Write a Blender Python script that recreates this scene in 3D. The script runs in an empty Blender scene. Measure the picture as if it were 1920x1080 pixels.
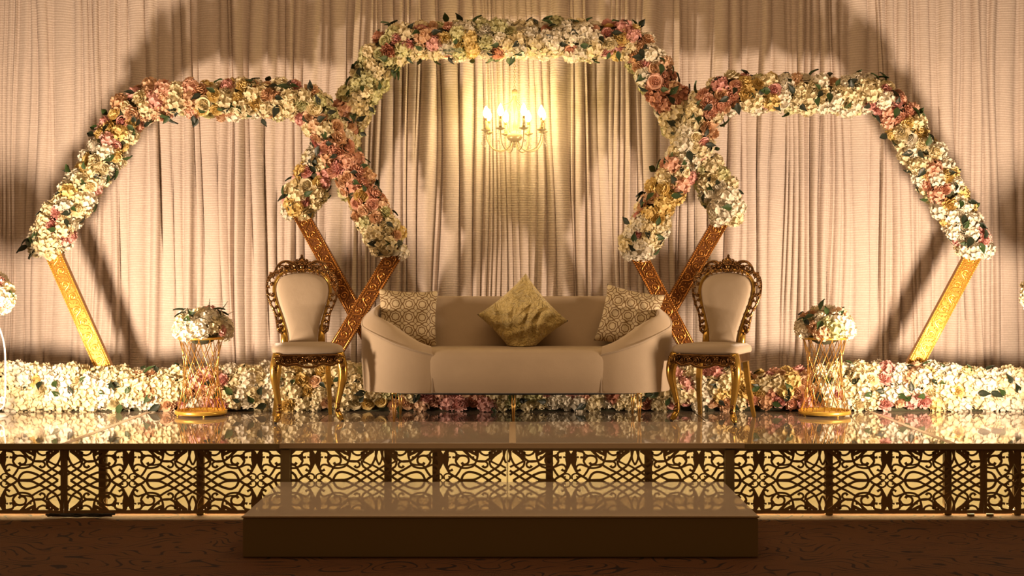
import bpy, math, random
from mathutils import Vector, Matrix
PI = math.pi
random.seed(7)
S = bpy.context.scene
COL = S.collection
F, CY, CZ, HOR = 2500.0, -7.33, 1.33, 515.0      # focal length in px of a 1920 wide frame, camera y, height, horizon row

def at(px, py, y):
    d = y - CY
    return Vector(((px - 960) * d / F, y, CZ - (py - HOR) * d / F))

# ------------------------------------------------------------------ camera, world, lights, exposure
cd = bpy.data.cameras.new('camera'); cam = bpy.data.objects.new('camera', cd); COL.objects.link(cam)
cam.location = (0, CY, CZ); cam.rotation_euler = (PI / 2, 0, 0)
cd.sensor_width = 36; cd.lens = F / 1920 * 36; cd.shift_y = -(540 - HOR) / 1920
S.camera = cam
w = bpy.data.worlds.new('hall_ambience'); S.world = w; w.use_nodes = True
w.node_tree.nodes['Background'].inputs[0].default_value = (1.0, 0.50, 0.17, 1)
w.node_tree.nodes['Background'].inputs[1].default_value = 0.13
S.view_settings.view_transform = 'Standard'; S.view_settings.look = 'None'
S.view_settings.exposure = 0.10; S.view_settings.gamma = 1.0; S.view_settings.use_curve_mapping = False
S.cycles.max_bounces = 7; S.cycles.diffuse_bounces = 3; S.cycles.glossy_bounces = 3
S.cycles.transmission_bounces = 4; S.cycles.transparent_max_bounces = 6
S.cycles.sample_clamp_indirect = 4.0

def light(name, kind, loc, power, color, target=None, **kw):
    d = bpy.data.lights.new(name, kind); o = bpy.data.objects.new(name, d); COL.objects.link(o)
    o.location = loc; d.energy = power; d.color = color
    if target is not None:
        o.rotation_euler = (Vector(target) - Vector(loc)).to_track_quat('-Z', 'Y').to_euler()
    for k, v in kw.items(): setattr(d, k, v)
    return o
WARM = (1.0, 0.73, 0.50)
for sx in (-1, 1):                                # two floor floodlights just outside the picture
    light('flood_light', 'SPOT', (sx * 3.12, 0.15, 0.62), 570, WARM, (sx * 1.8, 2.9, 2.7),
          spot_size=math.radians(146), spot_blend=1.0, shadow_soft_size=0.14)
light('overhead_fill', 'AREA', (0, -0.5, 4.7), 85, (1.0, 0.64, 0.34), (0, 1.6, 0.6), shape='RECTANGLE', size=7, size_y=1.2)  # added fill from above for the sofa and curtain shadows, no actual hall lamp
for i in range(7):                                # LED strips under the stage deck
    light('under_stage_strip', 'AREA', (-3.6 + i * 1.2, 0.12, 0.35), 2.4, (1.0, 0.78, 0.42), (-3.6 + i * 1.2, 0.52, 0.10),
          shape='RECTANGLE', size=1.1, size_y=0.05)
for i in range(7):                                # low strip at the back of the deck that spills onto the carpet
    o = light('under_stage_spill', 'AREA', (-3.6 + i * 1.2, 0.085, 0.025), 3.0, (1.0, 0.70, 0.30), (-3.6 + i * 1.2, 0.0, 0.008),
              shape='RECTANGLE', size=1.19, size_y=0.004)

# ------------------------------------------------------------------ materials
class NT:
    def __init__(s, name):
        s.m = bpy.data.materials.new(name); s.m.use_nodes = True; s.t = s.m.node_tree
        s.b = s.t.nodes['Principled BSDF']; s.out = s.t.nodes['Material Output']
    def n(s, typ, **kw):
        x = s.t.nodes.new(typ)
        for k, v in kw.items():
            if k.startswith('i_'): x.inputs[k[2:].replace('_', ' ')].default_value = v
            else: setattr(x, k, v)
        return x
    def l(s, a, b): s.t.links.new(a, b)
    def math(s, op, a, b=None, c=None, clamp=False):
        x = s.t.nodes.new('ShaderNodeMath'); x.operation = op; x.use_clamp = clamp
        for i, v in enumerate((a, b, c)):
            if v is None: continue
            if isinstance(v, (int, float)): x.inputs[i].default_value = v
            else: s.l(v, x.inputs[i])
        return x.outputs[0]
    def mix(s, f, a, b):
        x = s.t.nodes.new('ShaderNodeMix'); x.data_type = 'RGBA'
        for sock, v in ((x.inputs[0], f), (x.inputs[6], a), (x.inputs[7], b)):
            if isinstance(v, (int, float)): sock.default_value = v
            elif isinstance(v, tuple): sock.default_value = (*v, 1)
            else: s.l(v, sock)
        return x.outputs[2]
    def set(s, **kw):
        for k, v in kw.items():
            k = k.replace('_', ' ')
            s.b.inputs[k].default_value = (*v, 1) if isinstance(v, tuple) else v
        return s
    def bump(s, h, strength=0.3, dist=0.01):
        x = s.n('ShaderNodeBump'); x.inputs['Strength'].default_value = strength; x.inputs['Distance'].default_value = dist
        s.l(h, x.inputs['Height']); s.l(x.outputs[0], s.b.inputs['Normal']); return x
    def coords(s, kind='Object'):
        return s.n('ShaderNodeTexCoord').outputs[kind]
    def noise(s, vec, scale, detail=2, rough=0.5, dist=0.0):
        x = s.n('ShaderNodeTexNoise'); x.inputs['Scale'].default_value = scale; x.inputs['Detail'].default_value = detail
        x.inputs['Roughness'].default_value = rough; x.inputs['Distortion'].default_value = dist
        s.l(vec, x.inputs['Vector']); return x.outputs['Fac']
    def scaled(s, vec, sc):
        x = s.n('ShaderNodeMapping'); x.inputs['Scale'].default_value = sc; s.l(vec, x.inputs['Vector']); return x.outputs[0]

def simple(name, col, rough=0.5, metal=0.0, var=0.0, scale=20, bump=0.0, **kw):
    t = NT(name); t.set(Roughness=rough, Metallic=metal, **kw)
    c = t.coords(); nf = t.noise(c, scale, 3)
    dark = tuple(x * (1 - var) for x in col)
    t.l(t.mix(nf, dark, col), t.b.inputs['Base Color'])
    if bump: t.bump(nf, bump, 0.004)
    return t.m

def petal(name, col, edge=None):
    t = NT(name); t.set(Roughness=0.65)
    oi = t.n('ShaderNodeObjectInfo')
    c = t.coords(); nf = t.noise(c, 28, 2)
    e = edge or tuple(min(1, x * 1.18 + 0.03) for x in col)
    k = t.math('ADD', t.math('MULTIPLY', oi.outputs['Random'], 0.55), t.math('MULTIPLY', nf, 0.55))
    base = t.mix(k, tuple(x * 0.78 for x in col), e)
    t.l(base, t.b.inputs['Base Color'])
    tr = t.n('ShaderNodeBsdfTranslucent'); t.l(base, tr.inputs['Color'])
    ms = t.n('ShaderNodeMixShader'); ms.inputs[0].default_value = 0.22
    t.l(t.b.outputs[0], ms.inputs[1]); t.l(tr.outputs[0], ms.inputs[2]); t.l(ms.outputs[0], t.out.inputs['Surface'])
    return t.m
PET = dict(
    ivory=petal('ivory_petals', (0.80, 0.74, 0.60)), cream=petal('cream_petals', (0.80, 0.70, 0.45)),
    green=petal('greenish_cream_petals', (0.62, 0.60, 0.32)), yellow=petal('yellow_petals', (0.84, 0.57, 0.17), (0.90, 0.74, 0.34)),
    peach=petal('peach_petals', (0.80, 0.45, 0.22), (0.86, 0.62, 0.42)), salmon=petal('salmon_petals', (0.78, 0.38, 0.24), (0.88, 0.56, 0.42)),
    pink=petal('pink_petals', (0.78, 0.32, 0.28), (0.88, 0.54, 0.48)), dusky=petal('dusky_rose_petals', (0.50, 0.18, 0.11), (0.66, 0.34, 0.22)))
LEAF = simple('leaf_green', (0.035, 0.075, 0.015), 0.55, 0, 0.6, 30)
LEAFD = simple('dark_leaf', (0.014, 0.024, 0.010), 0.5, 0, 0.5, 30)
FOAM = simple('dark_moss_core', (0.05, 0.05, 0.02), 0.9, 0, 0.5, 40)

GOLD = simple('bright_gold', (0.86, 0.56, 0.10), 0.30, 0.72, 0.25, 30, 0.15)
GOLDR = simple('gold_relief', (0.92, 0.60, 0.12), 0.26, 0.8, 0.15, 40)
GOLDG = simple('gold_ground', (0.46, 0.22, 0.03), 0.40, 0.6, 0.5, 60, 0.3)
DIMG = simple('shaded_gold_ground', (0.22, 0.075, 0.014), 0.42, 0.6, 0.5, 60, 0.3)  # same leg gold with the weaker light on inner legs put into its colour
DIMR = simple('shaded_gold_relief', (0.60, 0.28, 0.07), 0.27, 0.85, 0.25, 40)
WIRE = simple('brass_wire', (0.80, 0.46, 0.13), 0.28, 0.85, 0.15, 30)
ANTIQ = simple('antique_gold', (0.32, 0.16, 0.055), 0.20, 0.9, 0.75, 45, 0.4)
CHGOLD = simple('chair_gold', (0.62, 0.38, 0.08), 0.25, 0.8, 0.3, 15, 0.1)
WHITEM = simple('white_metal', (0.85, 0.82, 0.76), 0.35, 0.0, 0.05)
CHANDM = simple('cream_enamel', (0.55, 0.44, 0.22), 0.35, 0.3, 0.15)
SOCK = simple('brass_socket', (0.45, 0.30, 0.08), 0.4, 0.6, 0.2)
DARK = simple('black_rubber', (0.008, 0.007, 0.007), 0.6, 0, 0.2)
def velvet(name, col, var=0.12):
    t = NT(name); t.set(Roughness=0.75, Sheen_Weight=0.35, Sheen_Roughness=0.4)
    c = t.coords(); a = t.noise(c, 3.0, 4, 0.6); b = t.noise(c, 220, 2)
    t.l(t.mix(a, tuple(x * (1 - var * 2) for x in col), col), t.b.inputs['Base Color'])
    t.bump(t.math('ADD', t.math('MULTIPLY', a, 0.8), t.math('MULTIPLY', b, 0.08)), 0.35, 0.02); return t.m
VELV = velvet('champagne_velvet', (0.52, 0.405, 0.28)); VELVC = velvet('cream_leatherette', (0.42, 0.33, 0.235), 0.05)

def gloss(name, col, rough, rip):
    t = NT(name); t.set(Roughness=rough, Specular_IOR_Level=0.75)
    c = t.coords(); a = t.noise(t.scaled(c, (9, 2.2, 1)), 1.0, 2); b = t.noise(c, 2.0, 3)
    t.l(t.mix(b, tuple(x * 0.9 for x in col), col), t.b.inputs['Base Color'])
    t.bump(a, rip, 0.01); return t.m
DECK = gloss('glossy_stage_laminate', (0.33, 0.275, 0.225), 0.03, 0.07)
SHEET = gloss('glossy_cover_sheet', (0.60, 0.52, 0.45), 0.03, 0.03)
EDGE = simple('pale_edge_tape', (0.58, 0.46, 0.33), 0.4, 0, 0.05)
SKIRT = simple('matt_cream_laminate', (0.28, 0.215, 0.11), 0.55, 0, 0.05, 3)
FRET = simple('fretwork_laminate', (0.24, 0.15, 0.06), 0.5, 0, 0.08, 5)
BACKC = simple('cream_backing', (0.80, 0.70, 0.46), 0.8, 0, 0.06, 4)

def curtain_mat():
    t = NT('ribbed_curtain_cloth'); t.set(Roughness=0.8)
    c = t.coords(); wob = t.noise(t.scaled(c, (1.4, 1, 1.2)), 1.0, 2)
    sep = t.n('ShaderNodeSeparateXYZ'); t.l(c, sep.inputs[0])
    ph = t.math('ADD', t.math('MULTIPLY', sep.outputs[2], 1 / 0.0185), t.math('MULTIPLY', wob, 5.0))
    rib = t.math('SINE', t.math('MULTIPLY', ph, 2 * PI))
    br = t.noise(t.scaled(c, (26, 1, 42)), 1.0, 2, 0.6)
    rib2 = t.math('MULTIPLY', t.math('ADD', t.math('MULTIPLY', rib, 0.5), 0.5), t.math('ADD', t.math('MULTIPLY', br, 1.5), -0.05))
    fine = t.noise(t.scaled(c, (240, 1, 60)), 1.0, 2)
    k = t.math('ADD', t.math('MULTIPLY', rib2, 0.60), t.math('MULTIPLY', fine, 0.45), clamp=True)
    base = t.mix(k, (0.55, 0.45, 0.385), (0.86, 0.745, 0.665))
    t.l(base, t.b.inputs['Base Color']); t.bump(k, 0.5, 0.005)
    tr = t.n('ShaderNodeBsdfTranslucent'); t.l(base, tr.inputs['Color'])
    ms = t.n('ShaderNodeMixShader'); ms.inputs[0].default_value = 0.18
    t.l(t.b.outputs[0], ms.inputs[1]); t.l(tr.outputs[0], ms.inputs[2]); t.l(ms.outputs[0], t.out.inputs['Surface'])
    return t.m
CURT = curtain_mat()

def carpet_mat():
    t = NT('swirl_patterned_carpet'); t.set(Roughness=0.95)
    c = t.coords()
    wv = t.n('ShaderNodeTexWave', wave_type='BANDS', bands_direction='Y', wave_profile='SIN')
    for k, v in (('Scale', 3.3), ('Distortion', 26.0), ('Detail', 0.0), ('Detail Scale', 1.55)): wv.inputs[k].default_value = v
    t.l(t.scaled(c, (0.75, 1, 1)), wv.inputs['Vector'])
    gate = t.math('SUBTRACT', t.math('MULTIPLY', t.noise(t.scaled(c, (6, 8, 1)), 1.0, 1), 0.7), 0.27)
    line = t.math('MULTIPLY', t.math('SUBTRACT', t.math('ADD', wv.outputs['Fac'], gate), 0.96), 9.0, clamp=True)
    fib = t.noise(c, 260, 2)
    g = t.mix(fib, (0.055, 0.017, 0.004), (0.155, 0.058, 0.014))
    t.l(t.mix(line, g, (0.016, 0.004, 0.003)), t.b.inputs['Base Color'])
    t.bump(fib, 0.6, 0.006); return t.m
CARPET = carpet_mat()

def trellis_mat(name, bg, fg):
    t = NT(name); t.set(Roughness=0.6, Sheen_Weight=0.2)
    c = t.scaled(t.coords(), (1 / 0.087, 1 / 0.087, 1)); sep = t.n('ShaderNodeSeparateXYZ'); t.l(c, sep.inputs[0])
    def cell(o):
        return t.math('SUBTRACT', t.math('FRACT', t.math('ADD', o, 0.5)), 0.5)
    x, y = cell(sep.outputs[0]), cell(sep.outputs[1])
    r = t.math('SQRT', t.math('ADD', t.math('MULTIPLY', x, x), t.math('MULTIPLY', y, y)))
    th = t.math('ARCTAN2', y, x)
    wv = t.math('ADD', 1.0, t.math('MULTIPLY', t.math('ABSOLUTE', t.math('COSINE', t.math('MULTIPLY', th, 4.0))), 0.16))
    rr = t.math('DIVIDE', r, wv)
    def ln(v, r0, wd):
        return t.math('LESS_THAN', t.math('ABSOLUTE', t.math('SUBTRACT', v, r0)), wd)
    a = t.math('MAXIMUM', ln(rr, 0.40, 0.040), ln(rr, 0.24, 0.036))
    ax, ay = t.math('ABSOLUTE', x), t.math('ABSOLUTE', y)
    dg = t.math('MULTIPLY', t.math('LESS_THAN', t.math('ABSOLUTE', t.math('SUBTRACT', ax, ay)), 0.03), t.math('GREATER_THAN', r, 0.42))
    a = t.math('MAXIMUM', a, dg)
    nb = t.noise(t.coords(), 120, 3)
    t.l(t.mix(a, t.mix(nb, tuple(q * 0.75 for q in bg), bg), fg), t.b.inputs['Base Color'])
    t.bump(t.math('ADD', a, t.math('MULTIPLY', nb, 0.4)), 0.5, 0.002); return t.m
TREL = trellis_mat('trellis_embroidery', (0.60, 0.49, 0.30), (0.16, 0.085, 0.02))
def damask_mat():
    t = NT('gold_crushed_damask'); t.set(Roughness=0.5, Sheen_Weight=0.3)
    c = t.coords(); a = t.noise(c, 10, 3, 0.6, 2.0); b = t.noise(c, 60, 3, 0.6, 0.8)
    k = t.math('MULTIPLY', t.math('GREATER_THAN', b, 0.52), 0.7)
    t.l(t.mix(k, (0.56, 0.43, 0.16), (0.40, 0.29, 0.07)), t.b.inputs['Base Color'])
    t.bump(t.math('ADD', a, t.math('MULTIPLY', b, 0.2)), 1.0, 0.05); return t.m
DAMASK = damask_mat()
def emit(name, col, st):
    t = NT(name); t.set(Base_Color=(1, .9, .7), Emission_Color=col, Emission_Strength=st); return t.m
BULB = emit('lit_bulb', (1.0, 0.74, 0.33), 45.0)
GLASS = NT('crystal_glass').set(Base_Color=(1, 0.97, 0.9), Roughness=0.03, Transmission_Weight=0.9, IOR=1.5).m

# ------------------------------------------------------------------ mesh builder
class MB:
    def __init__(s): s.v = []; s.f = []
    def add(s, vs, fs):
        o = len(s.v); s.v += [tuple(v) for v in vs]; s.f += [tuple(i + o for i in f) for f in fs]; return s
    def box(s, x0, x1, y0, y1, z0, z1, M=None, ch=0.0):
        if ch > 0:
            s.loft([[(x, y) for x, y in ((x0 + i, y0 + i), (x1 - i, y0 + i), (x1 - i, y1 - i), (x0 + i, y1 - i))] for i in (ch, 0, 0, ch)],
                   [z0, z0 + ch, z1 - ch, z1], M); return s
        vs = [Vector((x, y, z)) for z in (z0, z1) for y in (y0, y1) for x in (x0, x1)]
        if M: vs = [M @ v for v in vs]
        return s.add(vs, [(0, 2, 3, 1), (4, 5, 7, 6), (0, 1, 5, 4), (2, 6, 7, 3), (0, 4, 6, 2), (1, 3, 7, 5)])
    def loft(s, rings, zs, M=None):          # rings of (x,y) at heights
        n = len(rings[0]); vs = []
        for r, z in zip(rings, zs):
            for p in r:
                v = Vector((p[0], p[1], z)); vs.append(M @ v if M else v)
        fs = []
        for i in range(len(rings) - 1):
            for j in range(n):
                a, b = i * n + j, i * n + (j + 1) % n; fs.append((a, b, b + n, a + n))
        fs.append(tuple(range(n - 1, -1, -1))); fs.append(tuple((len(rings) - 1) * n + j for j in range(n)))
        return s.add(vs, fs)
    def tube(s, pts, r, n=8, closed=False, M=None, flat=1.0):
        pts = [Vector(p) for p in pts]; m = len(pts)
        rs = r if isinstance(r, (list, tuple)) else [r] * m
        up = None; vs = []
        for i, p in enumerate(pts):
            if closed: d = pts[(i + 1) % m] - pts[i - 1]
            else: d = pts[min(i + 1, m - 1)] - pts[max(i - 1, 0)]
            if d.length < 1e-9: d = Vector((0, 0, 1))
            d.normalize()
            if up is None:
                up = Vector((0, 1, 0)) if abs(d.y) < 0.9 else Vector((1, 0, 0))
            a = up - d * up.dot(d)
            if a.length < 1e-4: a = Vector((1, 0, 0)) - d * d.x
            a.normalize(); b = d.cross(a); up = a
            for k in range(n):
                t = 2 * PI * k / n + PI / n
                q = p + (a * math.cos(t) * flat + b * math.sin(t)) * rs[i]
                vs.append(M @ q if M else q)
        fs = []
        for i in range(m if closed else m - 1):
            for k in range(n):
                a0, a1 = i * n + k, i * n + (k + 1) % n; i2 = (i + 1) % m
                fs.append((a0, a1, i2 * n + (k + 1) % n, i2 * n + k))
        if not closed:
            fs.append(tuple(range(n - 1, -1, -1))); fs.append(tuple((m - 1) * n + k for k in range(n)))
        return s.add(vs, fs)
    def ball(s, c, r, n=8, m=5, sc=(1, 1, 1), M=None):
        c = Vector(c); vs = []; fs = []
        for i in range(m + 1):
            ph = PI * i / m
            for k in range(n):
                t = 2 * PI * k / n
                q = c + Vector((math.sin(ph) * math.cos(t) * sc[0], math.sin(ph) * math.sin(t) * sc[1], math.cos(ph) * sc[2])) * r
                vs.append(M @ q if M else q)
        for i in range(m):
            for k in range(n):
                a, b = i * n + k, i * n + (k + 1) % n; fs.append((a, a + n, b + n, b))
        return s.add(vs, fs)
    def lathe(s, prof, c=(0, 0, 0), n=16, M=None):
        c = Vector(c); vs = []; fs = []
        for r, z in prof:
            for k in range(n):
                t = 2 * PI * k / n; q = c + Vector((r * math.cos(t), r * math.sin(t), z)); vs.append(M @ q if M else q)
        for i in range(len(prof) - 1):
            for k in range(n):
                a, b = i * n + k, i * n + (k + 1) % n; fs.append((a, b, b + n, a + n))
        return s.add(vs, fs)
    def mesh(s, name, mat, smooth=True):
        me = bpy.data.meshes.new(name); me.from_pydata(s.v, [], s.f); me.materials.append(mat)
        if smooth: me.shade_smooth()
        me.update(); return me
    def build(s, name, mat, parent=None, smooth=True, **kw):
        return link(name, s.mesh(name, mat, smooth), parent, **kw)

def link(name, me, parent=None, **kw):
    o = bpy.data.objects.new(name, me); COL.objects.link(o)
    if parent: o.parent = parent
    for k, v in kw.items(): o[k] = v
    return o
def thing(name, label, cat, loc=(0, 0, 0), rz=0.0, group=None):
    o = bpy.data.objects.new(name, None); COL.objects.link(o); o.empty_display_size = 0.1
    o.location = loc; o.rotation_euler = (0, 0, rz); o['label'] = label; o['category'] = cat
    if group: o['group'] = group
    return o
def copy_thing(root, loc, rz, label):
    r = root.copy(); COL.objects.link(r); r.location = loc; r.rotation_euler = (0, 0, rz); r['label'] = label
    for ch in list(root.children):
        c = ch.copy(); COL.objects.link(c); c.parent = r
        for g in list(ch.children):
            d = g.copy(); COL.objects.link(d); d.parent = c
    return r
def spline(pts, per=6, closed=False):
    P = [Vector(p) for p in pts]; n = len(P); out = []
    def g(i): return P[i % n] if closed else P[max(0, min(n - 1, i))]
    for i in range(n if closed else n - 1):
        a, b, c, d = g(i - 1), g(i), g(i + 1), g(i + 2)
        for k in range(per):
            t = k / per
            out.append(0.5 * ((2 * b) + (c - a) * t + (2 * a - 5 * b + 4 * c - d) * t * t + (3 * b - a - 3 * c + d) * t ** 3))
    if not closed: out.append(P[-1])
    return out
def autosmooth(o, deg=35):
    m = o.data
    m.set_sharp_from_angle(angle=math.radians(deg))

# ------------------------------------------------------------------ setting: floor, back wall
fl = MB().box(-9, 9, -9.5, 4, -0.05, 0.0).build('floor', CARPET, smooth=False, kind='structure')
MB().box(-9, 9, 3.05, 3.2, 0.0, 4.9).build('wall_back', simple('hall_wall_paint', (0.5, 0.36, 0.22), 0.9, 0, 0.05), smooth=False, kind='structure')

# curtains
def fold_profile(x0, x1, rng):
    xs = [x0]
    folds = []
    x = x0
    while x < x1:
        wd = rng.choice((rng.uniform(0.022, 0.045), rng.uniform(0.04, 0.075), rng.uniform(0.05, 0.09), rng.uniform(0.09, 0.15)))
        folds.append((x, min(x + wd, x1), rng.uniform(0.026, 0.090) * (0.60 + wd * 4), rng.uniform(-1, 1), rng.uniform(0, 6.28), rng.uniform(0.22, 0.5)))
        x += wd
    return folds
def curtain(x0, x1, ybase, label, seed):
    rng = random.Random(seed); folds = fold_profile(x0, x1, rng)
    zt, zb, nz = 4.7, 0.42, 46; vs = []; ncol = 0
    cols = []
    for (a, b, dep, lean, ph, ex) in folds:
        k = 9
        for i in range(k): cols.append((a, b, dep, lean, ph, ex, i / k))
    cols.append((*folds[-1][:6], 1.0))
    for j in range(nz + 1):
        tz = j / nz; z = zt + (zb - zt) * tz
        for (a, b, dep, lean, ph, ex, u) in cols:
            wid = b - a
            x = a + wid * u + 0.022 * math.sin(1.1 * z + a * 2.3) + 0.012 * math.sin(2.3 * z + a * 17) + 0.007 * math.sin(3.1 * z + a * 9) * math.sin(PI * u)
            s_ = max(0.0, math.sin(PI * u)) ** ex
            skew = 0.35 * lean * math.sin(2 * PI * u) * 0.4
            y = ybase - dep * (s_ + skew) * (0.75 + 0.35 * tz + 0.15 * math.sin(2.0 * z + ph)) - 0.012 * math.sin(z * 1.7 + a * 3)
            vs.append((x, y, z))
    n = len(cols); fs = [(j * n + i, (j + 1) * n + i, (j + 1) * n + i + 1, j * n + i + 1) for j in range(nz) for i in range(n - 1)]
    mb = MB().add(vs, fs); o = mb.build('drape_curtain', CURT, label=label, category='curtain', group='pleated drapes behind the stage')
    return o
curtain(-5.6, -1.98, 2.68, 'pale ribbed pleated drape behind the left flower arch, leftmost of five', 1)
curtain(-2.02, -0.70, 2.69, 'pale pleated drape behind the left crossing of the flower arches', 2)
curtain(-0.74, 1.26, 2.68, 'pale pleated drape directly behind the chandelier and sofa', 3)
curtain(1.22, 2.36, 2.69, 'pale pleated drape behind the right crossing of the flower arches', 4)
curtain(2.32, 5.6, 2.68, 'pale ribbed pleated drape at the far right, behind the right arch leg', 5)

# ------------------------------------------------------------------ stage
ST = 0.40
stage = thing('stage_platform', 'low stage with glossy white laminate deck and matt cream edge', 'stage', (0, 0, 0))
seams = [-4.92, -3.69, -2.46, -1.23, 0.0, 1.23, 2.43, 3.66, 4.9]
for a, b in zip(seams[:-1], seams[1:]):
    MB().box(a + 0.003, b - 0.003, 0.012, 2.58, ST - 0.02, ST, ch=0.002).build('deck_panel', DECK, stage, smooth=False)
MB().box(-4.92, 4.9, 0.0, 0.010, ST - 0.032, ST + 0.001, ch=0.002).build('edge_trim', SKIRT, stage, smooth=False)
MB().box(-4.92, 4.9, 0.012, 2.58, ST - 0.03, ST - 0.021).build('underframe', FRET, stage, smooth=False)
for px in (194, 377, 728, 818, 1030, 1215, 1553, 1775, -30, 1905):
    X = (px - 960) * 7.39 / F
    MB().box(X - 0.02, X + 0.02, 0.036, 0.068, 0.0, ST - 0.03, ch=0.004).build('leg', FRET, stage, smooth=False)
for X in (-1.245, 1.195):
    MB().box(X - 0.026, X + 0.026, -0.016, 0.012, 0.0, ST - 0.032, ch=0.002).build('corner_post', SKIRT, stage, smooth=False)
bk = thing('backing_cloth', 'lit cream cloth behind the fretwork screens under the stage', 'cloth', (0, 0.5, 0))
MB().box(-4.9, 4.9, 0, 0.01, 0.002, ST - 0.032).build('hanging_cloth', BACKC, bk, smooth=False)
MB().box(-4.9, 4.9, -0.38, 0, 0.0005, 0.003).build('floor_flap', BACKC, bk, smooth=False)
sheet = thing('cover_sheet', 'clear glossy white sheet laid over the front middle of the stage', 'sheet', (0, 0, ST))
MB().box(-1.275, -0.003, -0.018, 1.04, 0.001, 0.007, ch=0.0015).build('sheet_half', SHEET, sheet, smooth=False)
MB().box(0.003, 1.275, -0.018, 1.04, 0.001, 0.007, ch=0.0015).build('sheet_half', SHEET, sheet, smooth=False)
MB().box(-1.275, 1.275, -0.022, -0.017, -0.022, 0.006).build('front_lip', EDGE, sheet, smooth=False)

step = thing('stage_step', 'wide cream step box with glossy top in front of the stage', 'step', (-0.054, -0.541, 0))
MB().box(-1.211, 1.211, -0.520, 0.508, 0.0, 0.186, ch=0.004).build('box_body', SKIRT, step, smooth=False)
MB().box(-1.215, 1.215, -0.524, 0.510, 0.186, 0.196, ch=0.003).build('top_sheet', SHEET, step, smooth=False)
MB().box(-1.216, 1.216, -0.528, -0.524, 0.189, 0.1955).build('front_lip', EDGE, step, smooth=False)
for X in (-2.46, 2.43):
    MB().box(X - .018, X + .018, 0.014, 2.5, ST, ST + .0012).build('seam_strip', EDGE, stage, smooth=False)
MB().box(-.016, .022, -.015, 1.03, 0.007, 0.0082).build('seam_strip', EDGE, sheet, smooth=False)

# fretwork: strokes traced in a quarter of the repeat; unit = 1/810 of the half period
UN = 0.35265 / 810
Q = [
 ([(60,395),(34,330),(30,270),(34,215),(52,150),(84,92),(150,50),(215,6)], [34,62,78,54,30,24,22,22]),
 ([(14,20),(12,60),(45,86),(85,82),(104,55),(86,44),(66,52)], 17),
 ([(28,0),(64,10),(130,52),(216,4)], [22,22,20,26]),
 ([(0,34),(26,12)], 12),
 ([(40,392),(92,380),(150,366),(170,328),(150,296),(118,302)], [24,24,24,24,22,28]),
 ([(165,360),(170,300),(160,250),(186,200),(232,160)], 24),
 ([(60,150),(82,192),(122,205),(165,192),(205,176)], 22),
 ([(66,185),(60,145),(88,124),(122,142)], [20,20,22,28]),
 ([(238,180),(200,110),(158,52)], 24),
 ([(168,262),(200,306),(250,320),(308,302),(326,256),(304,214),(258,204),(236,232)], [24,24,24,24,24,26,30,30]),
 ([(165,340),(215,318),(262,320)], 20),
 ([(262,395),(330,322),(400,264),(450,246),(530,246),(590,285),(640,330),(720,395)], [40,30,26,24,24,26,26,24]),
 ([(425,395),(436,310),(410,226),(370,180),(300,160),(232,162)], [60,26,24,24,22,24]),
 ([(222,166),(270,196),(340,200),(405,216)], 18),
 ([(392,204),(480,148),(577,99),(655,50),(732,0)], 24),
 ([(300,395),(380,355),(430,330)], 34),
 ([(350,300),(395,300)], 20),
 ([(215,0),(330,3),(400,12),(470,45),(577,100),(652,149),(708,190),(752,270),(778,350),(786,395)], [30,30,26,24,24,24,24,24,24,24]),
 ([(226,0),(262,76),(332,110),(430,88),(500,52),(576,0)], 26),
 ([(576,0),(652,49),(732,99),(810,150)], 24),
 ([(732,0),(810,50)], 24),
 ([(810,50),(732,99),(652,149),(610,178),(592,215),(590,260)], 24),
 ([(810,150),(732,195),(700,205)], 22),
 ([(700,196),(645,225),(610,245),(612,270),(662,322),(742,380)], [20,20,24,24,24,24]),
 ([(768,395),(770,300),(790,235),(812,200)], [28,24,22,22]),
 ([(440,250),(520,246),(562,218),(556,180),(518,166),(498,192)], [22,22,22,22,24,30]),
 ([(455,395),(486,346),(540,324),(590,340),(600,366),(580,350)], [30,22,22,22,24,26]),
 ([(600,360),(610,310),(590,285)], 50),
 ([(655,395),(650,350)], 24),
 ([(640,395),(600,340)], 30),
 ([(180,20),(190,44)], 16),
 ([(100,300),(68,300)], 20), ([(72,262),(50,262)], 14), ([(76,330),(50,322)], 14),
 ([(0,395),(300,395),(810,395)], 22),
]
SAMP = []
for pts, wd in Q:
    ws = wd if isinstance(wd, list) else [wd] * len(pts)
    SAMP.append(spline([(p[0], p[1], q * 1.14) for p, q in zip(pts, ws)], 4 if len(pts) > 2 else 1))
ZC = 0.196                                         # screen centre height
def ribbon(mb, pl, y0, y1):                        # pl: (x, z, width)
    n = len(pl)
    if n < 2: return
    vs = []
    for i, (x, z, wd) in enumerate(pl):
        dx = pl[min(i + 1, n - 1)][0] - pl[max(i - 1, 0)][0]; dz = pl[min(i + 1, n - 1)][1] - pl[max(i - 1, 0)][1]
        L = math.hypot(dx, dz) or 1; nx, nz = -dz / L * wd / 2, dx / L * wd / 2
        vs += [(x + nx, y0, z + nz), (x - nx, y0, z - nz), (x - nx, y1, z - nz), (x + nx, y1, z + nz)]
    fs = []
    for i in range(n - 1):
        for k in range(4):
            a, b = i * 4 + k, i * 4 + (k + 1) % 4; fs.append((a, b, b + 4, a + 4))
    fs += [(3, 2, 1, 0), tuple((n - 1) * 4 + k for k in range(4))]
    mb.add(vs, fs)
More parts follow.
